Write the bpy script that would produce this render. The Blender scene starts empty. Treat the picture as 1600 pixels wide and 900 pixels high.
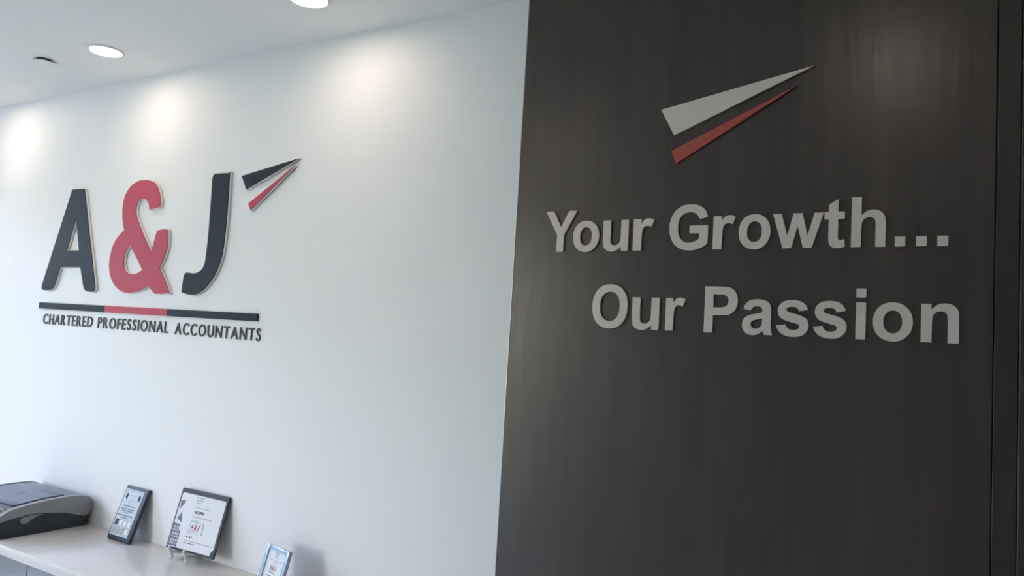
import bpy, bmesh, math, random
from mathutils import Matrix, Vector
random.seed(4)
C = bpy.context.scene.collection
SC = bpy.context.scene

# ------------------------------------------------------------------ camera
ZC, ZT = 0.7644, 2.6058            # counter top, ceiling
WY, PY = 1.85, 1.60                # white wall plane, wood panel plane
cam_d = bpy.data.cameras.new('camera'); cam = bpy.data.objects.new('camera', cam_d); C.objects.link(cam)
r_ = Vector((0.85757224, 0.51088972, 0.0596787)); d_ = Vector((0.01494932, 0.09121943, -0.9957186)); f_ = Vector((-0.51414626, 0.85479279, 0.0705898))
m = Matrix.Identity(4)
for i in range(3):
    m[i][0], m[i][1], m[i][2] = r_[i], -d_[i], -f_[i]
m.translation = (0, 0, 1.6)
cam.matrix_world = m
cam_d.sensor_width = 36.0; cam_d.lens = 1188.86 / 1600 * 36; cam_d.clip_start = 0.02; cam_d.clip_end = 300
SC.camera = cam

# ------------------------------------------------------------------ world, sun, exposure
SC.view_settings.view_transform = 'Standard'; SC.view_settings.look = 'None'
SC.view_settings.gamma = 1.0; SC.view_settings.use_curve_mapping = False
SC.view_settings.exposure = 2.4
W = bpy.data.worlds.new('sky'); SC.world = W; W.use_nodes = True
nt = W.node_tree; bg = nt.nodes['Background']
sky = nt.nodes.new('ShaderNodeTexSky'); sky.sky_type = 'NISHITA'; sky.sun_disc = False
sky.sun_elevation = math.radians(48); sky.sun_rotation = math.radians(90); sky.air_density = 1.3; sky.dust_density = 1.0
wb = nt.nodes.new('ShaderNodeMix'); wb.data_type = 'RGBA'; wb.blend_type = 'MULTIPLY'; wb.inputs[0].default_value = 1; wb.inputs[7].default_value = (1.17, .97, .955, 1)
nt.links.new(sky.outputs[0], wb.inputs[6]); nt.links.new(wb.outputs[2], bg.inputs[0]); bg.inputs[1].default_value = 0.95
sun_d = bpy.data.lights.new('sun', 'SUN'); sun_d.energy = 3.0; sun_d.angle = 0.01; sun_d.color = (1, .95, .88)
sun = bpy.data.objects.new('sun', sun_d); C.objects.link(sun); sun.rotation_euler = (math.radians(15), math.radians(40), 0)
# daylight portal filling the window opening (guides sampling of the sky)
po_d = bpy.data.lights.new('window_portal', 'AREA'); po_d.shape = 'RECTANGLE'; po_d.size = 2.45; po_d.size_y = 4.2
po_d.cycles.is_portal = True
po = bpy.data.objects.new('window_portal', po_d); C.objects.link(po); po.location = (-5.28, -0.6, 1.3); po.rotation_euler = (0, -math.pi/2, 0)
po2_d = bpy.data.lights.new('rear_fill_portal', 'AREA'); po2_d.shape = 'RECTANGLE'; po2_d.size = 1.2; po2_d.size_y = 2.45  # portal for the added rear fill window
po2_d.cycles.is_portal = True
po2 = bpy.data.objects.new('rear_fill_portal', po2_d); C.objects.link(po2); po2.location = (-4.5, -3.28, 1.3); po2.rotation_euler = (math.pi/2, 0, 0)
LAMP = 10.0

# ------------------------------------------------------------------ materials
def mat(name, col, rough=.5, metal=0., coat=0., spec=.5, bump=0., bscale=200., var=0., vscale=8., trans=0.):
    M = bpy.data.materials.new(name); M.use_nodes = True
    t = M.node_tree; p = t.nodes['Principled BSDF']
    p.inputs['Base Color'].default_value = (*col, 1); p.inputs['Roughness'].default_value = rough
    p.inputs['Metallic'].default_value = metal; p.inputs['Coat Weight'].default_value = coat
    p.inputs['Coat Roughness'].default_value = .06
    p.inputs['Specular IOR Level'].default_value = spec; p.inputs['Transmission Weight'].default_value = trans
    tc = t.nodes.new('ShaderNodeTexCoord')
    if bump:
        n = t.nodes.new('ShaderNodeTexNoise'); n.inputs['Scale'].default_value = bscale; n.inputs['Detail'].default_value = 4
        b = t.nodes.new('ShaderNodeBump'); b.inputs['Strength'].default_value = bump; b.inputs['Distance'].default_value = .002
        t.links.new(tc.outputs['Object'], n.inputs['Vector']); t.links.new(n.outputs[0], b.inputs['Height']); t.links.new(b.outputs[0], p.inputs['Normal'])
    if var:
        n = t.nodes.new('ShaderNodeTexNoise'); n.inputs['Scale'].default_value = vscale; n.inputs['Detail'].default_value = 5
        cr = t.nodes.new('ShaderNodeValToRGB')
        cr.color_ramp.elements[0].position = .3; cr.color_ramp.elements[1].position = .7
        cr.color_ramp.elements[0].color = (*[c*(1-var) for c in col], 1); cr.color_ramp.elements[1].color = (*[min(1, c*(1+var)) for c in col], 1)
        t.links.new(tc.outputs['Object'], n.inputs['Vector']); t.links.new(n.outputs[0], cr.inputs[0]); t.links.new(cr.outputs[0], p.inputs['Base Color'])
    return M

def emis(name, col, s):
    M = bpy.data.materials.new(name); M.use_nodes = True; p = M.node_tree.nodes['Principled BSDF']
    p.inputs['Base Color'].default_value = (.8, .8, .8, 1); p.inputs['Emission Color'].default_value = (*col, 1); p.inputs['Emission Strength'].default_value = s
    return M

def wood(name, dark, light, rough=.30):
    M = bpy.data.materials.new(name); M.use_nodes = True; t = M.node_tree; p = t.nodes['Principled BSDF']
    tc = t.nodes.new('ShaderNodeTexCoord')
    def noise(sx, sz, sc, det, dist=0.):
        mp = t.nodes.new('ShaderNodeMapping'); mp.inputs['Scale'].default_value = (sx, sx, sz)
        n = t.nodes.new('ShaderNodeTexNoise'); n.inputs['Scale'].default_value = sc; n.inputs['Detail'].default_value = det; n.inputs['Distortion'].default_value = dist
        t.links.new(tc.outputs['Object'], mp.inputs[0]); t.links.new(mp.outputs[0], n.inputs['Vector']); return n
    grain = noise(1, .03, 38, 6, .3); broad = noise(1, .20, 5, 6, .8); fleck = noise(1, .07, 190, 4); figure = noise(1, .10, 75, 1, .5)
    a = t.nodes.new('ShaderNodeMath'); a.operation = 'MULTIPLY'; a.inputs[1].default_value = .40
    b = t.nodes.new('ShaderNodeMath'); b.operation = 'MULTIPLY_ADD'; b.inputs[1].default_value = .55
    c = t.nodes.new('ShaderNodeMath'); c.operation = 'MULTIPLY_ADD'; c.inputs[1].default_value = .05
    t.links.new(grain.outputs[0], a.inputs[0]); t.links.new(broad.outputs[0], b.inputs[0]); t.links.new(a.outputs[0], b.inputs[2])
    t.links.new(fleck.outputs[0], c.inputs[0]); t.links.new(b.outputs[0], c.inputs[2])
    cr = t.nodes.new('ShaderNodeValToRGB'); e = cr.color_ramp.elements
    e[0].position, e[1].position = .30, .70; e[0].color = (*dark, 1); e[1].color = (*light, 1)
    t.links.new(c.outputs[0], cr.inputs[0]); t.links.new(cr.outputs[0], p.inputs['Base Color'])
    bu = t.nodes.new('ShaderNodeBump'); bu.inputs['Strength'].default_value = .26; bu.inputs['Distance'].default_value = .001
    t.links.new(figure.outputs[0], bu.inputs['Height']); t.links.new(bu.outputs[0], p.inputs['Normal'])
    mr = t.nodes.new('ShaderNodeMapRange'); mr.inputs[1].default_value = .35; mr.inputs[2].default_value = .65; mr.inputs[3].default_value = rough-.01; mr.inputs[4].default_value = rough+.03
    t.links.new(fleck.outputs[0], mr.inputs[0]); t.links.new(mr.outputs[0], p.inputs['Roughness'])
    p.inputs['Specular IOR Level'].default_value = .65
    return M

def glass(name):
    M = bpy.data.materials.new(name); M.use_nodes = True; t = M.node_tree; t.nodes.remove(t.nodes['Principled BSDF'])
    o = t.nodes['Material Output']; a = t.nodes.new('ShaderNodeBsdfTransparent'); g = t.nodes.new('ShaderNodeBsdfGlossy'); g.inputs['Roughness'].default_value = 0.0
    f = t.nodes.new('ShaderNodeFresnel'); f.inputs[0].default_value = 1.45; mx = t.nodes.new('ShaderNodeMixShader')
    a.inputs[0].default_value = (.93, .95, .97, 1)
    t.links.new(f.outputs[0], mx.inputs[0]); t.links.new(a.outputs[0], mx.inputs[1]); t.links.new(g.outputs[0], mx.inputs[2]); t.links.new(mx.outputs[0], o.inputs[0])
    return M

MT = dict(
    wall=mat('white_paint', (.865, .86, .855), .55, bump=.06, bscale=350),
    ceil=mat('ceiling_paint', (.92, .90, .88), .85, bump=.05, bscale=300),
    floor=mat('floor_tile', (.58, .55, .52), .35, var=.12, vscale=5),
    rear=mat('rear_paint', (.74, .73, .72), .8),
    wood=wood('dark_stained_wood', (.0320, .0205, .0150), (.0700, .0470, .0355)),
    wood2=wood('dark_brown_wood', (.028, .0175, .0120), (.040, .0260, .0180)),
    core=mat('pillar_core', (.05, .045, .04), .7),
    alu=mat('brushed_aluminium', (.60, .60, .59), .42, metal=1.),
    white=mat('white_acrylic', (.82, .81, .79), .35),
    charcoal=mat('charcoal_face', (.040, .047, .063), .30, spec=.09),
    pinkred=mat('red_face', (.55, .092, .138), .32, spec=.12),
    lettergrey=mat('silver_grey_paint', (.76, .645, .575), .45, bump=.08, bscale=700),
    brick=mat('brick_red_paint', (.47, .082, .058), .45, bump=.08, bscale=700),
    tagline=mat('tagline_charcoal', (.075, .082, .09), .5, spec=.2),
    quartz=mat('white_quartz', (.72, .665, .63), .16, var=.03, vscale=60),
    gloss=mat('gloss_cabinet', (.22, .25, .26), .05, coat=1.),
    carcass=mat('cabinet_carcass', (.30, .31, .32), .5),
    dark=mat('dark_gap', (.02, .02, .02), .8),
    trimwhite=mat('white_metal_trim', (.82, .82, .80), .4),
    lens=emis('lamp_lens', (1, .82, .67), LAMP),
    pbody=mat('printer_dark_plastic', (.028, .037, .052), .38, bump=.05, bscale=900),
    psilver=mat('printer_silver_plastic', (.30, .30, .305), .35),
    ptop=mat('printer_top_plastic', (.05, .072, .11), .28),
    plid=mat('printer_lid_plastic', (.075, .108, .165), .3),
    black=mat('black_ink', (.02, .022, .03), .6),
    pattern=mat('slate_ink', (.075, .085, .115), .6),
    ink=mat('grey_ink', (.17, .18, .21), .6),
    paleink=mat('pale_grey_ink', (.42, .43, .46), .6),
    redink=mat('red_ink', (.5, .10, .12), .6),
    plaque=mat('plaque_slate', (.035, .042, .060), .3),
    paper=mat('white_paper', (.76, .76, .78), .45),
    paper2=mat('silver_plate', (.52, .58, .60), .32),
    beigeink=mat('beige_ink', (.40, .40, .36), .5),
    blueframe=mat('pale_blue_silver', (.36, .44, .58), .25, metal=.35),
    ivory=mat('ivory_plastic', (.78, .76, .72), .35),
    glass=glass('window_glass'),
    frame=mat('window_frame_grey', (.55, .56, .57), .4),
    lawn=mat('lawn', (.12, .18, .075), .9, var=.4, vscale=3, bump=.6, bscale=60),
    added_hedge=mat('hedge_leaves', (.055, .080, .075), .8, var=.5, vscale=9, bump=.8, bscale=25),
    pave=mat('pavement', (.42, .42, .41), .8, var=.1, vscale=4),
)

# ------------------------------------------------------------------ helpers
def tag(o, label=None, cat=None, group=None, kind=None):
    if label: o['label'] = label
    if cat: o['category'] = cat
    if group: o['group'] = group
    if kind: o['kind'] = kind
    return o

def link(name, me, material, parent=None, loc=None, smooth=False):
    if material is not None:
        me.materials.clear(); me.materials.append(MT[material])
    o = bpy.data.objects.new(name, me); C.objects.link(o)
    if parent: o.parent = parent
    if loc is not None: o.location = loc
    if smooth:
        me.shade_smooth(); me.set_sharp_from_angle(angle=math.radians(35))
    return o

def empty(name, loc, rot=(0, 0, 0)):
    o = bpy.data.objects.new(name, None); o.empty_display_size = .05; C.objects.link(o)
    o.location = loc; o.rotation_euler = rot
    return o

def bm_mesh(bm, name='m'):
    bmesh.ops.recalc_face_normals(bm, faces=bm.faces)
    me = bpy.data.meshes.new(name); bm.to_mesh(me); bm.free(); return me

def box_bm(bm, x0, x1, y0, y1, z0, z1):
    v = [bm.verts.new((x, y, z)) for x in (x0, x1) for y in (y0, y1) for z in (z0, z1)]
    for f in ((0, 1, 3, 2), (4, 6, 7, 5), (0, 4, 5, 1), (2, 3, 7, 6), (0, 2, 6, 4), (1, 5, 7, 3)):
        bm.faces.new([v[i] for i in f])

def box(name, lo, hi, material, parent=None, bevel=0., seg=2):
    """box between two corners; origin at its centre, in the parent's space"""
    c = [(a+b)/2 for a, b in zip(lo, hi)]; h = [abs(b-a)/2 for a, b in zip(lo, hi)]
    bm = bmesh.new(); box_bm(bm, -h[0], h[0], -h[1], h[1], -h[2], h[2])
    if bevel: bmesh.ops.bevel(bm, geom=bm.edges[:], offset=bevel, segments=seg, profile=.5, affect='EDGES')
    return link(name, bm_mesh(bm, name), material, parent, c, smooth=bool(bevel))

def boxes(name, lst, material, parent=None):
    bm = bmesh.new()
    for b in lst: box_bm(bm, *b)
    return link(name, bm_mesh(bm, name), material, parent)

def prism_x(name, prof, x0, x1, material, parent=None, bevel=0.):
    """profile of (y, z) points extruded along x"""
    bm = bmesh.new()
    a = [bm.verts.new((x0, y, z)) for y, z in prof]; b = [bm.verts.new((x1, y, z)) for y, z in prof]
    n = len(prof); caps = [bm.faces.new(a), bm.faces.new(b[::-1])]
    for i in range(n): bm.faces.new((a[i], a[(i+1) % n], b[(i+1) % n], b[i]))
    if bevel:
        bmesh.ops.bevel(bm, geom=list({e for f in caps for e in f.edges}), offset=bevel, segments=2, profile=.5, affect='EDGES')
    bmesh.ops.triangulate(bm, faces=[f for f in bm.faces if len(f.verts) > 4])
    return link(name, bm_mesh(bm, name), material, parent, smooth=True)

def lathe(name, prof, material, parent=None, n=40, loc=(0, 0, 0)):
    bm = bmesh.new(); rings = []
    for r, z in prof:
        if r < 1e-6: rings.append([bm.verts.new((0, 0, z))])
        else: rings.append([bm.verts.new((r*math.cos(2*math.pi*i/n), r*math.sin(2*math.pi*i/n), z)) for i in range(n)])
    for A, B in zip(rings, rings[1:]):
        for i in range(n):
            j = (i+1) % n
            if len(A) == 1: bm.faces.new((A[0], B[i], B[j]))
            elif len(B) == 1: bm.faces.new((A[i], B[0], A[j]))
            else: bm.faces.new((A[i], B[i], B[j], A[j]))
    return link(name, bm_mesh(bm, name), material, parent, loc, smooth=True)

def tube(name, pts, rad, material, parent=None, n=10):
    bm = bmesh.new(); rings = []; pts = [Vector(p) for p in pts]
    for i, p in enumerate(pts):
        t = (pts[min(i+1, len(pts)-1)] - pts[max(i-1, 0)]).normalized()
        a = t.cross(Vector((1, 0, 0)))
        if a.length < .1: a = t.cross(Vector((0, 0, 1)))
        a.normalize(); b = t.cross(a); rr = rad[i] if isinstance(rad, (list, tuple)) else rad
        rings.append([bm.verts.new(p + a*rr*math.cos(2*math.pi*k/n) + b*rr*math.sin(2*math.pi*k/n)) for k in range(n)])
    for A, B in zip(rings, rings[1:]):
        for k in range(n): bm.faces.new((A[k], A[(k+1) % n], B[(k+1) % n], B[k]))
    bm.faces.new(rings[0]); bm.faces.new(rings[-1])
    return link(name, bm_mesh(bm, name), material, parent, smooth=True)

TO_WALL = Matrix.Rotation(math.pi/2, 4, 'X')          # flat outline -> standing up, facing -y

def area2(P): return sum(a[0]*b[1]-b[0]*a[1] for a, b in zip(P, P[1:]+P[:1]))
def grow(P, d):
    """move a closed outline outwards (d > 0) or inwards along its vertex normals"""
    P = [p for i, p in enumerate(P) if (Vector(p)-Vector(P[i-1])).length > 2e-4]
    sg = 1 if area2(P) > 0 else -1; out = []; n = len(P)
    for i in range(n):
        a, b, c = Vector(P[i-1]), Vector(P[i]), Vector(P[(i+1) % n])
        u = (b-a).normalized(); v = (c-b).normalized(); n1 = Vector((u.y, -u.x)); n2 = Vector((v.y, -v.x)); nn = n1+n2
        if nn.length < 1e-3: nn = n1
        nn.normalize(); k = 1/max(.45, nn.dot(n1)); out.append(tuple(b + nn*d*sg*k))
    return out

def outline_mesh(polys, depth, bevel=0., offset=0.):
    """closed 2-D polygons (holes allowed) -> solid of the given depth, back at y=0, front at y=-depth"""
    cu = bpy.data.curves.new('outline', 'CURVE'); cu.dimensions = '2D'; cu.fill_mode = 'BOTH'
    cu.extrude = depth/2
    if offset: polys = [grow(P, offset if i == 0 else -offset) for i, P in enumerate(polys)]
    for P in polys:
        s = cu.splines.new('POLY'); s.points.add(len(P)-1)
        for q, p in zip(s.points, P): q.co = (p[0], p[1], 0, 1)
        s.use_cyclic_u = True
    o = bpy.data.objects.new('outline', cu); C.objects.link(o)
    me = bpy.data.meshes.new_from_object(o); bpy.data.objects.remove(o); bpy.data.curves.remove(cu)
    me.transform(Matrix.Translation((0, 0, depth/2))); me.transform(TO_WALL)
    bm = bmesh.new(); bm.from_mesh(me); bmesh.ops.remove_doubles(bm, verts=bm.verts, dist=1e-6); bm.to_mesh(me); bm.free()
    return me

def fillet(P, r):
    """round every corner of a polygon; r is one radius or a list"""
    out = []; n = len(P)
    for i in range(n):
        a, b, c = Vector(P[i-1]), Vector(P[i]), Vector(P[(i+1) % n]); rr = r[i] if isinstance(r, (list, tuple)) else r
        if rr <= 0: out.append(tuple(b)); continue
        u, v = (a-b), (c-b); k = min(rr, u.length*.45, v.length*.45); p, q = b+u.normalized()*k, b+v.normalized()*k
        for j in range(6):
            t = j/5; out.append(tuple(p*(1-t)**2 + b*2*t*(1-t) + q*t*t))
    return out

def smooth_poly(P, corners, sub=5, rad=0.):
    """Catmull-Rom through the points, with hard corners at the given indices"""
    n = len(P); out = []
    for i in range(n):
        p0, p1, p2, p3 = Vector(P[i-1]), Vector(P[i]), Vector(P[(i+1) % n]), Vector(P[(i+2) % n])
        if i in corners: p0 = p1 + (p1-p2)*.3
        if (i+1) % n in corners: p3 = p2 + (p2-p1)*.3
        for j in range(sub):
            t = j/sub
            out.append(tuple(.5*((2*p1) + (p2-p0)*t + (2*p0-5*p1+4*p2-p3)*t*t + (-p0+3*p1-3*p2+p3)*t**3)))
    return out

def text_mesh(body, depth, bold=0.):
    cu = bpy.data.curves.new('glyph', 'FONT'); cu.body = body; cu.extrude = depth/2; cu.offset = bold; cu.size = 1; cu.resolution_u = 4
    o = bpy.data.objects.new('glyph', cu); C.objects.link(o)
    me = bpy.data.meshes.new_from_object(o); bpy.data.objects.remove(o); bpy.data.curves.remove(cu)
    me.transform(Matrix.Translation((0, 0, depth/2))); me.transform(TO_WALL)
    return me

def bounds(me):
    xs = [v.co.x for v in me.vertices]; zs = [v.co.z for v in me.vertices]; return min(xs), max(xs), min(zs), max(zs)

# ------------------------------------------------------------------ the room
ZW = ZT
tag(boxes('wall_back', [(-5.2, 2.6, WY, WY+.12, 0, ZT)], 'wall'), kind='structure')
tag(boxes('ceiling', [(-5.35, 2.6, -3.2, WY+.12, ZT, ZT+.15)], 'ceil'), kind='structure')
tag(boxes('floor', [(-5.35, 2.6, -3.2, WY+.12, -.12, 0)], 'floor'), kind='structure')
tag(boxes('wall_rear', [(-5.35, -5.1, -3.35, -3.2, -.12, ZT+.15), (-3.9, 2.6, -3.35, -3.2, -.12, ZT+.15), (-5.1, -3.9, -3.35, -3.2, 2.52, ZT+.15), (-5.1, -3.9, -3.35, -3.2, -.12, .06)], 'rear'), kind='structure')
tag(boxes('wall_side', [(2.6, 2.72, -3.32, WY+.12, -.12, ZT+.15)], 'rear'), kind='structure')
wl = tag(boxes('wall_left', [(-5.35, -5.2, 1.5, WY+.12, 0, ZT), (-5.35, -5.2, -3.2, -2.7, 0, ZT), (-5.35, -5.2, -2.7, 1.5, 2.52, ZT), (-5.35, -5.2, -2.7, 1.5, 0, .06)], 'wall'), kind='structure')
w1 = empty('window_1', (-5.27, -.6, .06)); tag(w1, kind='structure')
box('sill', (-.05, -2.1, 0), (.07, 2.1, .05), 'frame', w1, .004); box('head', (-.05, -2.1, 2.41), (.05, 2.1, 2.46), 'frame', w1, .004)
for i in range(4):
    y = -2.1 + i*1.4; box('mullion', (-.05, max(-2.1, y-.03), .05), (.05, min(2.1, y+.03), 2.41), 'frame', w1, .004)
for i in range(3):
    box('pane', (-.004, -2.07+i*1.4, .05), (.004, -2.1+(i+1)*1.4-.03, 2.41), 'glass', w1)

w2 = empty('rear_fill_window', (-4.5, -3.27, .06)); tag(w2, kind='structure')  # unseen rear window, added to give the room frontal fill light
box('sill', (-.6, -.05, 0), (0.6, .07, .05), 'frame', w2, .004); box('head', (-.6, -.05, 2.41), (0.6, .05, 2.46), 'frame', w2, .004)
for i in range(3):
    x = -.6 + i*0.6; box('mullion', (max(-.6, x-.03), -.05, .05), (min(0.6, x+.03), .05, 2.41), 'frame', w2, .004)
for i in range(2):
    box('pane', (-.57+i*0.6, -.004, .05), (-.6+(i+1)*0.6-.03, .004, 2.41), 'glass', w2)

# outdoors, seen only through the window and in reflections
tag(boxes('ground', [(-60, -5.9, -40, 40, -.35, -.15)], 'lawn'), kind='structure')
tag(boxes('pavement', [(-5.9, -5.36, -40, 40, -.35, -.13), (-5.36, 12, -40, -3.36, -.35, -.13)], 'pave'), kind='structure')
bm = bmesh.new()  # tall dark foliage added out of view to darken reflections in the letters
for i in range(44):
    mtx = Matrix.Translation((-15 + random.uniform(-.4, .4), -17 + i*.8, 2.2 + random.uniform(-.1, .25))) @ Matrix.Diagonal((1.0, .9, 2.9+random.uniform(-.3, .4), 1))
    bmesh.ops.create_icosphere(bm, subdivisions=2, radius=.95, matrix=mtx)
for v in bm.verts: v.co += Vector((random.uniform(-.08, .08), random.uniform(-.08, .08), random.uniform(-.08, .08)))
tag(link('added_hedge', bm_mesh(bm), 'added_hedge'), 'tall added row of foliage outside the window, raised to darken reflections', 'added_hedge')

# dark wood feature wall standing 25 cm proud of the white wall
fw = tag(boxes('wall_right', [(-.955, 1.6, PY+.018, WY, 0, ZT)], 'core'), kind='structure')
box('wood_panel', (-.9605, PY, .002), (.0395, PY+.018, ZT-.002), 'wood', fw, .0008, 1)
box('wood_panel', (.0412, PY-.001, .002), (.0770, PY+.018, ZT-.002), 'wood2', fw, .0008, 1)
box('wood_panel', (.0782, PY-.004, .002), (1.6, PY+.018, ZT-.002), 'wood2', fw, .0015, 1)
box('wood_panel', (-.9605, PY+.018, .002), (-.9555, WY-.001, ZT-.002), 'wood', fw)
box('edge_trim', (-.9634, PY-.0006, .002), (-.9607, PY+.02, ZT-.002), 'alu', fw, .0006, 1)

# ------------------------------------------------------------------ ceiling lamps and sprinkler cover
def downlight(x, y, label):
    t = empty('downlight', (x, y, ZT)); tag(t, label, 'ceiling light', 'recessed ceiling downlights')
    lathe('trim_ring', [(.054, 0), (.054, -.004), (.056, -.006), (.061, -.005), (.065, -.002), (.066, 0)], 'trimwhite', t)
    lathe('lens', [(.0545, -.0005), (.0545, -.003), (.04, -.0042), (0, -.005)], 'lens', t)
    return t
downlight(-3.88, 1.59, 'round white downlight at far left, just outside the photo')
downlight(-2.81, 1.593, 'round glowing downlight in the ceiling beside the small white cover disc')
downlight(-1.735, 1.585, 'round glowing downlight cut by the top edge of the photo')
downlight(-4.95, 1.59, 'round white downlight in the ceiling corner by the window')
downlight(-.215, .49, 'round white downlight overhead in front of the dark wood panel')
downlight(-2.4, -1.2, 'round white downlight in the middle of the room behind the viewer')
downlight(-1.7, 0, 'round white downlight overhead left of the viewer')
sp = empty('sprinkler_cover', (-3.165, 1.555, ZT)); tag(sp, 'small white round sprinkler cover disc on the ceiling', 'sprinkler')
lathe('collar', [(.028, 0), (.028, -.011)], 'dark', sp)
lathe('cap', [(0, -.009), (.036, -.009), (.037, -.010), (.036, -.012), (.03, -.0135), (0, -.014)], 'trimwhite', sp)

# ------------------------------------------------------------------ logo on the white wall
BK, FC = .010, .003
def wall_letter(polys, ch, facemat, label, cat='sign letter', group='big logo letters on the white wall', name='sign_letter', bk=BK):
    xs = [p[0] for p in polys[0]]; zs = [p[1] for p in polys[0]]; cx, cz = (min(xs)+max(xs))/2, (min(zs)+max(zs))/2
    L = [[(x-cx, z-cz) for x, z in P] for P in polys]
    t = empty(name, (cx, WY, cz)); tag(t, label, cat, group)
    link('backing', outline_mesh(L, bk, .0004, .0022), 'white', t, (0, -.0003, 0))
    link('face', outline_mesh(L, FC, .0004), facemat, t, (0, -bk-.0003, 0))
    return t
A_ = fillet([(-3.393, 2.153), (-3.299, 2.152), (-3.139, 1.704), (-3.225, 1.706), (-3.270, 1.809), (-3.426, 1.809), (-3.467, 1.707), (-3.569, 1.706)],
            [.006, .006, .03, .03, .003, .003, .03, .03])
Ah = [(-3.341, 2.028), (-3.294, 1.882), (-3.388, 1.882)]
wall_letter([A_, Ah], 'A', 'charcoal', 'large charcoal letter A with white edge on white wall')
AMP = [(-2.753, 2.075), (-2.752, 2.05), (-2.822, 2.042), (-2.829, 2.064), (-2.849, 2.083), (-2.874, 2.089), (-2.9, 2.082), (-2.911, 2.06), (-2.909, 2.031), (-2.889, 1.997), (-2.852, 1.949), (-2.816, 1.906), (-2.784, 1.869), (-2.762, 1.945), (-2.751, 1.956), (-2.703, 1.959), (-2.689, 1.946), (-2.685, 1.89), (-2.699, 1.848), (-2.722, 1.809), (-2.650, 1.716), (-2.660, 1.709), (-2.728, 1.705), (-2.745, 1.710), (-2.766, 1.724), (-2.78, 1.74), (-2.823, 1.72), (-2.874, 1.708), (-2.927, 1.705), (-2.978, 1.718), (-3.019, 1.743), (-3.048, 1.779), (-3.061, 1.82), (-3.058, 1.864), (-3.043, 1.905), (-3.014, 1.938), (-2.978, 1.963), (-2.991, 1.989), (-3.001, 2.027), (-3.004, 2.072), (-2.992, 2.112), (-2.961, 2.144), (-2.915, 2.163), (-2.862, 2.165), (-2.813, 2.154), (-2.781, 2.13), (-2.762, 2.097)]
cor = {i for i, p in enumerate(AMP) if p in ((-2.752, 2.05), (-2.822, 2.042), (-2.784, 1.869), (-2.722, 1.809), (-2.78, 1.74), (-2.978, 1.963))}
AMH = [(-2.931, 1.898), (-2.899, 1.87), (-2.864, 1.834), (-2.832, 1.798), (-2.862, 1.785), (-2.891, 1.781), (-2.922, 1.785), (-2.948, 1.798), (-2.96, 1.827), (-2.959, 1.864), (-2.946, 1.886)]
wall_letter([smooth_poly(AMP, cor), smooth_poly(AMH, {0, 3})], '&', 'pinkred', 'large pinkish red ampersand with white edge on white wall')
J_ = [(-2.441, 2.160), (-2.434, 2.163), (-2.362, 2.161), (-2.354, 2.153), (-2.35, 2.037), (-2.35, 1.964), (-2.352, 1.905), (-2.358, 1.852), (-2.374, 1.806), (-2.403, 1.763), (-2.444, 1.726), (-2.488, 1.707), (-2.529, 1.706), (-2.573, 1.714), (-2.567, 1.774), (-2.558, 1.786), (-2.546, 1.789), (-2.509, 1.786), (-2.479, 1.793), (-2.46, 1.806), (-2.45, 1.829), (-2.446, 1.88), (-2.445, 1.96), (-2.447, 2.075), (-2.449, 2.145)]
wall_letter([smooth_poly(J_, {13})], 'J', 'charcoal', 'large charcoal letter J with white edge on white wall')
wall_letter([[(-2.283, 2.145), (-1.999, 2.189), (-2.253, 2.094)]], 'w', 'charcoal', 'charcoal tapering wedge beside the large letter J', 'emblem', 'wedge emblem on the white wall', 'emblem_wedge', .012)
wall_letter([[(-2.236, 2.041), (-2.015, 2.164), (-2.221, 2.017)]], 'w', 'pinkred', 'thin red tapering wedge beside the large letter J', 'emblem', 'wedge emblem on the white wall', 'emblem_wedge', .012)

bar = empty('underline_bar', (-2.865, WY, 1.634)); tag(bar, 'thin charcoal bar with red middle section under the large logo letters', 'bar')
for x0, x1, mm, lb in ((-3.5765, -3.0705, 'charcoal', 'charcoal section'), (-3.0700, -2.6565, 'pinkred', 'red section'), (-2.6560, -2.148, 'charcoal', 'charcoal section')):
    za, zb = 1.6375 - .0055*(x0+3.5765)/1.43, 1.6375 - .0055*(x1+3.5765)/1.43
    cx = (x0+x1)/2
    o = link('bar_section', outline_mesh([[(x0-cx, za-.0135-1.634), (x1-cx, zb-.0135-1.634), (x1-cx, zb+.0135-1.634), (x0-cx, za+.0135-1.634)]], .008, .0004), mm, bar, (cx+2.865, -.0003, 0))
    o['label'] = lb

ORD = ['first', 'second', 'third', 'fourth', 'fifth', 'sixth', 'seventh', 'eighth', 'ninth', 'tenth', 'eleventh', 'twelfth']
gcache = {}
def tag_word(word, x0, x1, z0, z1, cap):
    gl = []
    for ch in word:
        if ch not in gcache: gcache[ch] = text_mesh(ch, .012, .008)
        gl.append(gcache[ch])
    H = bounds(gcache['H'])if 'H' in gcache else bounds(gl[0])
    ws = [(bounds(g)[1]-bounds(g)[0]) for g in gl]; gap = .19
    open_ = {'T': -.03, 'A': -.03, 'L': -.01}
    gaps = [gap + open_.get(a, 0) + open_.get(b, 0) for a, b in zip(word, word[1:])]
    s = (x1-x0)/(sum(ws)+sum(gaps)); x = x0; sz = cap/(H[3]-H[2])
    for i, (ch, g, w) in enumerate(zip(word, gl, ws)):
        b = bounds(g); z = z0 + (z1-z0)*(x-x0)/(x1-x0)
        me = g.copy(); me.transform(Matrix.Translation((-b[0]-w/2, 0, 0))); me.transform(Matrix.Diagonal((s, .28, sz, 1)))
        o = link('sign_letter', me, 'tagline', None, (x+w*s/2, WY-.0003, z))
        tag(o, f'small charcoal raised letter {ch}, {ORD[i]} letter of {word} below the bar', 'sign letter', f'letters of {word} on the white wall')
        x += w*s + (gaps[i]*s if i < len(gaps) else 0)
text_mesh('H', .012, .008); gcache['H'] = text_mesh('H', .012, .008)
tag_word('CHARTERED', -3.540, -3.158, 1.5565, 1.5565, .0445)
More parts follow.
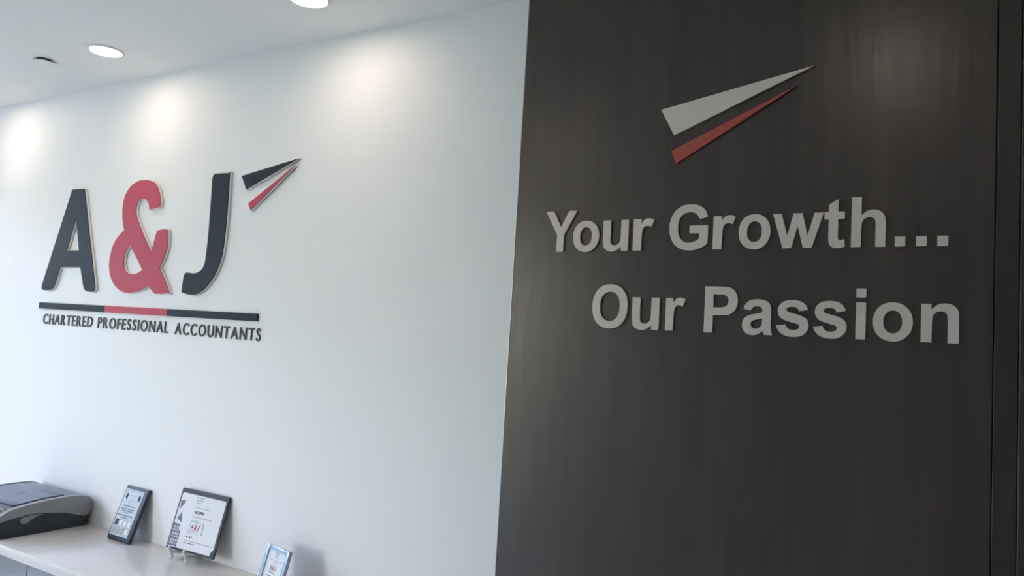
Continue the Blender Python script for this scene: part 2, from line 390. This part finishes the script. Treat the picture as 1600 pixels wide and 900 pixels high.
tag_word('PROFESSIONAL', -3.118, -2.646, 1.5560, 1.5545, .0445)
tag_word('ACCOUNTANTS', -2.606, -2.128, 1.5530, 1.5500, .0445)

# ------------------------------------------------------------------ slogan on the wood panel
# glyph outlines: M = straight point, pairs in Q = quadratic (control, end)
GL = {
 'Y': ["541,0 541,617 4,1466 351,1466 696,886 1034,1466 1375,1466 836,615 836,0"],
 'P': ["149,0 149,1466 624,1466 q894,1466,976,1444 q1102,1411,1187,1300 q1272,1190,1272,1015 q1272,880,1223,788 q1174,696,1098,643 q1023,591,945,574 q839,553,638,553 445,553 445,0",
       "445,1218 445,802 607,802 q782,802,841,825 q900,848,933,897 q967,946,967,1011 q967,1091,920,1143 q873,1195,801,1208 q748,1218,588,1218"],
 'i': ["147,0 147,1062 428,1062 428,0", "147,1206 147,1466 428,1466 428,1206"],
 'h': ["428,1466 428,927 q564,1086,753,1086 q850,1086,928,1050 q1006,1014,1045,958 q1085,902,1099,834 q1114,766,1114,623 1114,0 833,0 833,561 q833,728,817,773 q801,818,760,844 q720,871,659,871 q589,871,534,837 q479,803,453,734 q428,666,428,532 428,0 147,0 147,1466"],
 'n': ["1113,0 832,0 832,542 q832,714,814,764 q796,815,755,843 q715,871,658,871 q585,871,527,831 q469,791,447,725 q426,659,426,481 426,0 145,0 145,1062 406,1062 406,906 q545,1086,756,1086 q849,1086,926,1052 q1003,1019,1042,967 q1082,915,1097,849 q1113,783,1113,660"],
 'u': ["847,0 847,159 q789,74,694,25 q600,-24,495,-24 q388,-24,303,23 q218,70,180,155 q142,240,142,390 142,1062 423,1062 423,574 q423,350,438,299 q454,249,495,219 q536,190,599,190 q671,190,728,229 q785,269,806,327 q827,386,827,614 827,1062 1108,1062 1108,0"],
 'r': ["416,0 135,0 135,1062 396,1062 396,911 q463,1018,516,1052 q570,1086,638,1086 q734,1086,823,1033 736,788 q665,834,604,834 q545,834,504,801 q463,769,439,684 q416,599,416,328"],
 'w': ["344,0 8,1062 281,1062 480,366 663,1062 934,1062 1111,366 1314,1062 1591,1062 1250,0 980,0 797,683 617,0"],
 't': ["634,1062 634,838 442,838 442,410 q442,280,447,258 q453,237,472,223 q492,209,520,209 q559,209,633,236 657,18 q559,-24,435,-24 q359,-24,298,1 q237,27,208,67 q180,108,169,177 q160,226,160,375 160,838 31,838 31,1062 160,1062 160,1273 442,1437 442,1062"],
 'o': ["82,546 q82,686,151,817 q220,948,346,1017 q473,1086,629,1086 q870,1086,1024,929 q1178,773,1178,534 q1178,293,1022,134 q867,-24,631,-24 q485,-24,352,42 q220,108,151,235 q82,363,82,546",
       "370,531 q370,373,445,289 q520,205,630,205 q740,205,814,289 q889,373,889,533 q889,689,814,773 q740,857,630,857 q520,857,445,773 q370,689,370,531"],
 'O': ["89,724 q89,948,156,1100 q206,1212,292,1301 q379,1390,482,1433 q619,1491,798,1491 q1122,1491,1316,1290 q1511,1089,1511,731 q1511,376,1318,175 q1125,-25,802,-25 q475,-25,282,174 q89,374,89,724",
       "394,734 q394,485,509,356 q624,228,801,228 q978,228,1091,355 q1205,483,1205,738 q1205,990,1094,1114 q984,1238,801,1238 q618,1238,506,1112 q394,987,394,734"],
 'G': ["831,539 831,786 1469,786 1469,202 q1376,112,1199,43 q1023,-25,842,-25 q612,-25,441,71 q270,168,184,347 q98,527,98,738 q98,967,194,1145 q290,1323,475,1418 q616,1491,826,1491 q1099,1491,1252,1376 q1406,1262,1450,1060 1156,1005 q1125,1113,1039,1175 q954,1238,826,1238 q632,1238,517,1115 q403,992,403,750 q403,489,519,358 q635,228,823,228 q916,228,1009,264 q1103,301,1170,353 1170,539"],
 'a': ["357,738 102,784 q145,938,250,1012 q355,1086,562,1086 q750,1086,842,1041 q934,997,971,928 q1009,860,1009,677 1006,349 q1006,209,1019,142 q1033,76,1070,0 792,0 q781,28,765,83 q758,108,755,116 q683,46,601,11 q519,-24,426,-24 q262,-24,167,65 q73,154,73,290 q73,380,116,450 q159,521,236,558 q314,596,460,624 q657,661,733,693 733,721 q733,802,693,836 q653,871,542,871 q467,871,425,841 q383,812,357,738",
       "733,510 q679,492,562,467 q445,442,409,418 q354,379,354,319 q354,260,398,217 q442,174,510,174 q586,174,655,224 q706,262,722,317 q733,353,733,454"],
 's': ["48,303 330,346 q348,264,403,221 q458,179,557,179 q666,179,721,219 q758,247,758,294 q758,326,738,347 q717,367,644,384 q304,459,213,521 q87,607,87,760 q87,898,196,992 q305,1086,534,1086 q752,1086,858,1015 q964,944,1004,805 739,756 q722,818,674,851 q627,884,539,884 q428,884,380,853 q348,831,348,796 q348,766,376,745 q414,717,638,666 q863,615,952,541 q1040,466,1040,332 q1040,186,918,81 q796,-24,557,-24 q340,-24,213,64 q87,152,48,303"],
 '.': ["147,0 147,281 428,281 428,0"],
}
def glyph(ch):
    out = []
    for s in GL[ch]:
        P = []
        for tk in s.split():
            if tk[0] == 'q':
                cx, cy, x, y = map(float, tk[1:].split(',')); x0, y0 = P[-1]
                for j in range(1, 6):
                    t = j/5; P.append((x0*(1-t)**2+2*cx*t*(1-t)+x*t*t, y0*(1-t)**2+2*cy*t*(1-t)+y*t*t))
            else: P.append(tuple(map(float, tk.split(','))))
        if abs(P[0][0]-P[-1][0]) + abs(P[0][1]-P[-1][1]) < 1: P.pop()
        out.append(P)
    return out
SY = .0975/1466
def slogan(ch, x0, x1, zb, label, group):
    polys = glyph(ch); xs = [p[0] for P in polys for p in P]; a, b = min(xs), max(xs); s = (x1-x0)/(b-a); mid = (a+b)/2
    L = [[((x-mid)*s, y*SY) for x, y in P] for P in polys]; loc = ((x0+x1)/2, PY-.0002, zb)
    if ch == 'i':
        t = empty('sign_letter', loc); tag(t, label, 'sign letter', group)
        link('stem', outline_mesh(L[:1], .006, .0005), 'lettergrey', t); link('dot', outline_mesh(L[1:], .006, .0005), 'lettergrey', t)
    else:
        o = link('sign_letter', outline_mesh(L, .006, .0005), 'lettergrey', None, loc)
        tag(o, label, 'sign letter', group)
l1 = [('Your', [('Y', -.8745, -.7925), ('o', -.7995, -.7335), ('u', -.7230, -.6610), ('r', -.6490, -.6010)]),
      ('Growth', [('G', -.5650, -.4795), ('r', -.4680, -.4215), ('o', -.4140, -.3495), ('w', -.3455, -.2480), ('t', -.2465, -.2080), ('h', -.1970, -.1366)])]
for wd, gl in l1:
    for i, (ch, a, b) in enumerate(gl):
        slogan(ch, a, b, 1.8200+.0042*(a+.86)/.83, f'silver grey raised letter {ch}, {ORD[i]} letter of {wd} on dark wood', 'slogan letters on the dark wood panel')
for i, (a, b) in enumerate(((-.1206, -.1030), (-.0850, -.0674), (-.0502, -.0328))):
    slogan('.', a, b, 1.8233, f'silver grey square dot, {["leftmost", "middle", "rightmost"][i]} of the three after Growth', 'slogan dots after Growth')
l2 = [('Our', [('O', -.7405, -.6545), ('u', -.6430, -.5800), ('r', -.5650, -.5220)]),
      ('Passion', [('P', -.4795, -.4105), ('a', -.4000, -.3390), ('s', -.3318, -.2700), ('s', -.2614, -.2006), ('i', -.1845, -.1672), ('o', -.1545, -.0872), ('n', -.0740, -.0130)])]
for wd, gl in l2:
    for i, (ch, a, b) in enumerate(gl):
        slogan(ch, a, b, 1.6450, f'silver grey raised letter {ch}, {ORD[i]} letter of {wd} on dark wood', 'slogan letters on the dark wood panel')
def wedge(P, mm, label):
    cx = sum(p[0] for p in P)/3; cz = sum(p[1] for p in P)/3
    o = link('emblem_wedge', outline_mesh([[(x-cx, z-cz) for x, z in P]], .0065, .0005), mm, None, (cx, PY-.0002, cz)); tag(o, label, 'emblem', 'wedge emblem on the dark wood panel')
wedge([(-.5964, 2.1383), (-.2742, 2.196), (-.5639, 2.0778)], 'lettergrey', 'broad silver grey wedge pointing up right on the dark wood panel')
wedge([(-.5691, 2.042), (-.306, 2.1586), (-.557, 2.0133)], 'brick', 'slim red wedge pointing up right on the dark wood panel')

# ------------------------------------------------------------------ credenza
ct = box('countertop', (-4.6, 1.485, ZC-.0360), (-1.1, WY-.001, ZC), 'quartz', None, .002)
tag(ct, 'long white stone countertop under the plaques and printer', 'countertop')
for i, (x0, x1) in enumerate(((-4.58, -3.94), (-3.94, -2.805), (-2.805, -1.67), (-1.67, -1.12))):
    lb = ['end cabinet nearest the window below the countertop', 'gloss pale grey cabinet below the printer', 'gloss pale grey cabinet below the two dark plaques', 'end cabinet beside the dark wood panel below the countertop'][i]
    cb = empty('cabinet', ((x0+x1)/2, 1.67, 0)); tag(cb, lb, 'cabinet', 'low cabinets under the countertop')
    h = (x1-x0)/2
    box('body', (-h+.001, -.155, .06), (h-.001, .178, ZC-.0365), 'carcass', cb)
    box('plinth', (-h+.001, -.12, 0), (h-.001, .17, .06), 'carcass', cb)
    n = 2 if h > .4 else 1
    for k in range(n):
        a = -h + 2*h*k/n; b = -h + 2*h*(k+1)/n
        box('door', (a+.0022, -.174, .065), (b-.0022, -.156, ZC-.0395), 'gloss', cb, .0008, 1)

# ------------------------------------------------------------------ printer
pr = empty('printer', (-3.215, 1.67, ZC)); tag(pr, 'dark desktop printer with silver side band on the white countertop', 'printer')
O = Vector((-3.215, 1.67, ZC))
def R_(prof): return [(y-O.y, z-O.z) for y, z in prof]
TOP = [(1.493, .846), (1.501, .8532), (1.5200, .8625), (1.5459, .8717), (1.58, .8775), (1.6175, .8825), (1.6798, .8885), (1.7452, .8900), (1.785, .8885), (1.8089, .8855), (1.8270, .8795), (1.8400, .8700), (1.8460, .8570)]
def zt(y):
    for (a, b), (c, d) in zip(TOP, TOP[1:]):
        if a <= y <= c: return b+(d-b)*(y-a)/(c-a)
    return TOP[-1][1]
band = TOP + [(1.8465, .8400), (1.8430, .8230), (1.8330, .8100), (1.8147, .8041), (1.7935, .8105), (1.7517, .8240), (1.7067, .8340), (1.655, .8405), (1.605, .8430), (1.5412, .8390), (1.493, .8250)]
low = [(1.493, .8225), (1.5412, .8365), (1.605, .8405), (1.655, .8392), (1.7067, .8340), (1.7517, .8240), (1.7935, .8105), (1.8147, .8041), (1.8330, .8100)]
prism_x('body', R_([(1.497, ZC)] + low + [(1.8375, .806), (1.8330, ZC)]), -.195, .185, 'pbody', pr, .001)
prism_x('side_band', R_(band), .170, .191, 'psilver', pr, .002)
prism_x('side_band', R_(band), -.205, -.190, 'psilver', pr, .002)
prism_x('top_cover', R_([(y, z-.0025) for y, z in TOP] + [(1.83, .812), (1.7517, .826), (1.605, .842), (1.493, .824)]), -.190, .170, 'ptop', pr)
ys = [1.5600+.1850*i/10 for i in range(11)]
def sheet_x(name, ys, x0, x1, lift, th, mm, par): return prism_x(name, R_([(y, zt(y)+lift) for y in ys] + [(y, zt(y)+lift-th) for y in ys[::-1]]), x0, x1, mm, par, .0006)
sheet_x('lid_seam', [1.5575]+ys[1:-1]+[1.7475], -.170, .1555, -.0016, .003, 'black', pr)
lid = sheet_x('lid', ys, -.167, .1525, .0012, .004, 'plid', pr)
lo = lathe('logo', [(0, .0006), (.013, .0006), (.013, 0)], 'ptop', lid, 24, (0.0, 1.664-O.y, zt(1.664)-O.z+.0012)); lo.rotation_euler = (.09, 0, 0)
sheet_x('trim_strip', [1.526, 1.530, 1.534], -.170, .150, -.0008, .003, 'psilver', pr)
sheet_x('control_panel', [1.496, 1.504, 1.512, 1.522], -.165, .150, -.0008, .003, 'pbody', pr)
drop = smooth_poly([(1.6543, .8365), (1.6381, .8378), (1.6012, .8375), (1.5773, .8330), (1.5715, .8245), (1.5790, .8125), (1.594, .8095), (1.6074, .8178), (1.6268, .8294)], {0}, 4)
prism_x('latch', R_(drop), .180, .1885, 'psilver', pr, .001)

# ------------------------------------------------------------------ plaques
def quad(x0, x1, z0, z1): return [(x0, z0), (x1, z0), (x1, z1), (x0, z1)]
def printed(name, polys, mm, par, y, th=.0004):
    """flat print: several outlines joined, lying on the sheet"""
    return link(name, outline_mesh(polys, th), mm, par, (0, y, 0))
def words(x0, x1, z, h, seed):
    rnd = random.Random(seed); out = []; x = x0
    while x < x1 - h*.6:
        w = min(rnd.uniform(1.2, 3.4)*h, x1-x); out.append(quad(x, x+w, z-h/2, z+h/2)); x += w + h*.55
    return out
def lettering(name, body, x0, x1, z0, z1, mm, par, y, bold=.02):
    me = text_mesh(body, .004, bold); b = bounds(me)
    me.transform(Matrix.Translation((-b[0], 0, -b[2]))); me.transform(Matrix.Diagonal(((x1-x0)/(b[1]-b[0]), .1, (z1-z0)/(b[3]-b[2]), 1)))
    return link(name, me, mm, par, (x0, y, z0))

# slate plaque with pale printed plate
l1_ = .3387; th = .0115
p1 = empty('plaque', (-2.7259, 1.7709, ZC + th*math.sin(l1_)), (-l1_, 0, -.0105)); tag(p1, 'narrow dark slate plaque with pale printed plate leaning beside the printer', 'plaque', 'award plaques on the countertop')
bm = bmesh.new()
o_ = [(-.071, 0), (.071, 0), (.071, .2), (-.071, .2)]
v0 = [bm.verts.new((x, th, z)) for x, z in o_]; v1 = [bm.verts.new((x, .005, z)) for x, z in o_]; v2 = [bm.verts.new((x*.955, 0, .1+(z-.1)*.97)) for x, z in o_]
bm.faces.new(v0); bm.faces.new(v2[::-1])
for A, B in ((v0, v1), (v1, v2)):
    for i in range(4): bm.faces.new((A[i], A[(i+1) % 4], B[(i+1) % 4], B[i]))
link('board', bm_mesh(bm), 'plaque', p1)
s1 = link('plate', outline_mesh([quad(-.0625, .0490, .0165, .1880)], .0006), 'paper2', p1, (0, -.0001, 0))
Y1 = -.0006
printed('printed_border', [quad(-.0565, .0440, .1825, .1842)], 'ink', s1, Y1)
def blob(cx, cz, rx, rz, seed):
    rnd = random.Random(seed); return smooth_poly([(cx+rx*rnd.uniform(.65, 1.1)*math.cos(a), cz+rz*rnd.uniform(.65, 1.1)*math.sin(a)) for a in [i*.7 for i in range(9)]], set(), 3)
printed('printed_portrait', [blob(-.0445, .1610, .0085, .0125, 1)], 'black', s1, Y1)
printed('printed_portrait', [blob(.0330, .1625, .0080, .0130, 2)], 'black', s1, Y1)
for row in (words(-.026, .012, .1657, .0032, 1), words(-.013, .002, .157, .003, 2), words(-.033, .024, .146, .003, 3), words(-.022, .009, .1368, .003, 4),): printed('printed_line', row, 'paleink', s1, Y1)
for row in (words(-.047, .030, .126, .0042, 5), words(-.049, .031, .115, .0042, 6), words(-.042, .025, .108, .0038, 7), words(-.024, .002, .102, .0038, 8), words(-.056, .038, .0912, .0048, 9), words(-.034, .011, .0824, .0042, 10),): printed('printed_line', row, 'ink', s1, Y1)
for i in range(4):
    x = -.0560 + i*.0258
    printed('printed_box', [quad(x, x+.0205, .052, .0745)], 'black' if i == 0 else 'ink', s1, Y1, .0002)
    if i: printed('printed_box', [quad(x+.0015, x+.019, .0535, .073)], 'paper', s1, Y1)
    printed('printed_box', [quad(x, x+.0205, .024, .0475)], 'ink', s1, Y1, .0002)
    printed('printed_box', [quad(x+.0015, x+.019, .0255, .046)], 'beigeink' if i < 3 else 'paper', s1, Y1)

# wide plaque on a white easel
l2_ = .2562; z2 = .7953
p2 = empty('plaque', (-2.326, 1.7828, z2), (-l2_, 0, .0452)); tag(p2, 'wide dark plaque with white certificate on a small white easel', 'plaque', 'award plaques on the countertop')
box('board', (-.1216, 0, 0), (.1216, .0075, .21), 'plaque', p2, .0008, 1)
SH = fillet([(-.1150, .0085), (.1010, .0085), (.1010, .0190), (.1125, .0310), (.1125, .1930), (-.1130, .1950)], [.002, .001, .002, .002, .010, .008])
s2 = link('certificate', outline_mesh([SH], .0006), 'paper', p2, (0, -.0001, 0))
Y2 = -.0006
printed('printed_triangle', [[(-.1125, .1670), (-.0840, .1690), (-.1035, .1370)], [(-.0905, .1290), (-.1060, .1030), (-.0770, .0930)]], 'ink', s2, Y2)
tri = []; rnd = random.Random(7)
for r in range(7):
    for k in range(4 if r < 5 else 3):
        x = -.1135 + k*.0112; z = .0115 + r*.0112
        tri.append([(x, z), (x+.0104, z), (x+.0052+rnd.uniform(-.003, .003), z+.0104)])
        tri.append([(x+.0005, z+.0105), (x+.0045+rnd.uniform(-.002, .001), z+.0105), (x+.0004, z+.002)])
printed('printed_pattern', tri, 'pattern', s2, Y2)
for row in (words(-.033, .003, .1862, .0045, 11), words(-.034, .001, .1775, .0045, 12), words(-.033, 0, .169, .003, 13), words(-.032, .048, .1524, .003, 14), words(-.0354, .0054, .1077, .003, 16),): printed('printed_line', row, 'paleink', s2, Y2)
for row in (words(-.0316, .0687, .1205, .0035, 15), words(-.0387, .1011, .0383, .003, 17),): printed('printed_line', row, 'paleink', s2, Y2)
lettering('printed_word', 'SILVER', -.0290, .0236, .1318, .1420, 'black', s2, Y2, .03)
bx = [(-.0315, .1045, .0365, .1030), (-.0315, .0672, .0365, .0658)]
printed('printed_frame', [quad(-.0325, .0365, .1030, .1042), quad(-.0325, .0365, .0655, .0667), quad(-.0325, -.0313, .0667, .1030), quad(.0353, .0365, .0667, .1030), quad(.0330, .0365, .0990, .1030), quad(.0330, .0365, .0667, .0705)], 'ink', s2, Y2)
lettering('printed_letter', 'A', -.0245, -.0105, .0795, .0955, 'black', s2, Y2, .03)
lettering('printed_letter', '&', -.0085, .0055, .0795, .0960, 'redink', s2, Y2, .03)
lettering('printed_letter', 'J', .0085, .0165, .0795, .0960, 'black', s2, Y2, .03)
printed('printed_wedge', [[(.0185, .0955), (.0285, .0975), (.0195, .0938)]], 'ink', s2, Y2)
for row in (words(-.0240, .0178, .0752, .0022, 18),): printed('printed_line', row, 'ink', s2, Y2)
lettering('printed_word', 'A & J', -.0376, -.006, .0465, .0560, 'black', s2, Y2, .03)
printed('printed_line', [quad(-.0396, .0159, .0300, .0318)], 'black', s2, Y2)

ea = empty('easel', (-2.365, 1.80, ZC)); tag(ea, 'small white plastic easel holding the wide plaque', 'easel')
for dx in (-.041, .040):
    tube('foot', [(dx, -.036, .048), (dx, -.0385, .040), (dx, -.034, .031), (dx, -.030, .024), (dx, -.0265, .016), (dx, -.0240, .008), (dx, -.0270, .0005)], [.0042, .0055, .0065, .0065, .0058, .005, .0048], 'ivory', ea)
    tube('ledge', [(dx, -.032, .0245), (dx, -.015, .0215), (dx, .005, .016), (dx, .032, .0058)], .0042, 'ivory', ea)
tube('cross_bar', [(-.045, .032, .0062), (.044, .032, .0062)], .005, 'ivory', ea)

# small framed card cut by the bottom edge
l3_ = .2583
p3 = empty('picture_frame', (-1.8711, 1.7295, ZC+.0040), (-l3_, 0, -.1902)); tag(p3, 'small pale blue silver frame with white card at the bottom edge', 'picture frame')
box('backing', (-.060, .002, .003), (.060, .011, .1385), 'plaque', p3)
fr = .0135
for lo_, hi_ in (((-.0637, -.004, 0), (-.0637+fr, .008, .1414)), ((.0637-fr, -.004, 0), (.0637, .008, .1414)), ((-.0637+fr, -.004, .1414-fr), (.0637-fr, .008, .1414)), ((-.0637+fr, -.004, 0), (.0637-fr, .008, fr))):
    box('frame_bar', lo_, hi_, 'blueframe', p3, .0015)
box('stand', (-.015, .011, .0035), (.015, .014, .090), 'plaque', p3)
s3 = link('card', outline_mesh([quad(-.0510, .0510, .012, .1290)], .0008), 'paper', p3, (0, .002, 0)); Y3 = -.0008
printed('printed_line', [quad(-.040, .036, .1000, .1010)], 'ink', s3, Y3)
printed('printed_emblem', [quad(-.0115, .0090, .1215, .1255), quad(-.0085, .0050, .1150, .1190)] + words(-.0105, .0065, .1100, .0035, 21), 'paleink', s3, Y3)
for row in (words(-.0160, .0130, .0940, .0024, 22),): printed('printed_line', row, 'paleink', s3, Y3)
lettering('printed_letter', 'A', -.0215, -.0105, .0685, .0870, 'ink', s3, Y3, .03)
lettering('printed_letter', '&', -.0090, .0010, .0685, .0870, 'redink', s3, Y3, .02)
lettering('printed_letter', 'J', .0040, .0110, .0685, .0870, 'ink', s3, Y3, .03)
for row in (words(-.0213, .0110, .0630, .0026, 23), words(-.03, .025, .052, .003, 24), words(-.03, .03, .043, .003, 25),): printed('printed_line', row, 'ink', s3, Y3)
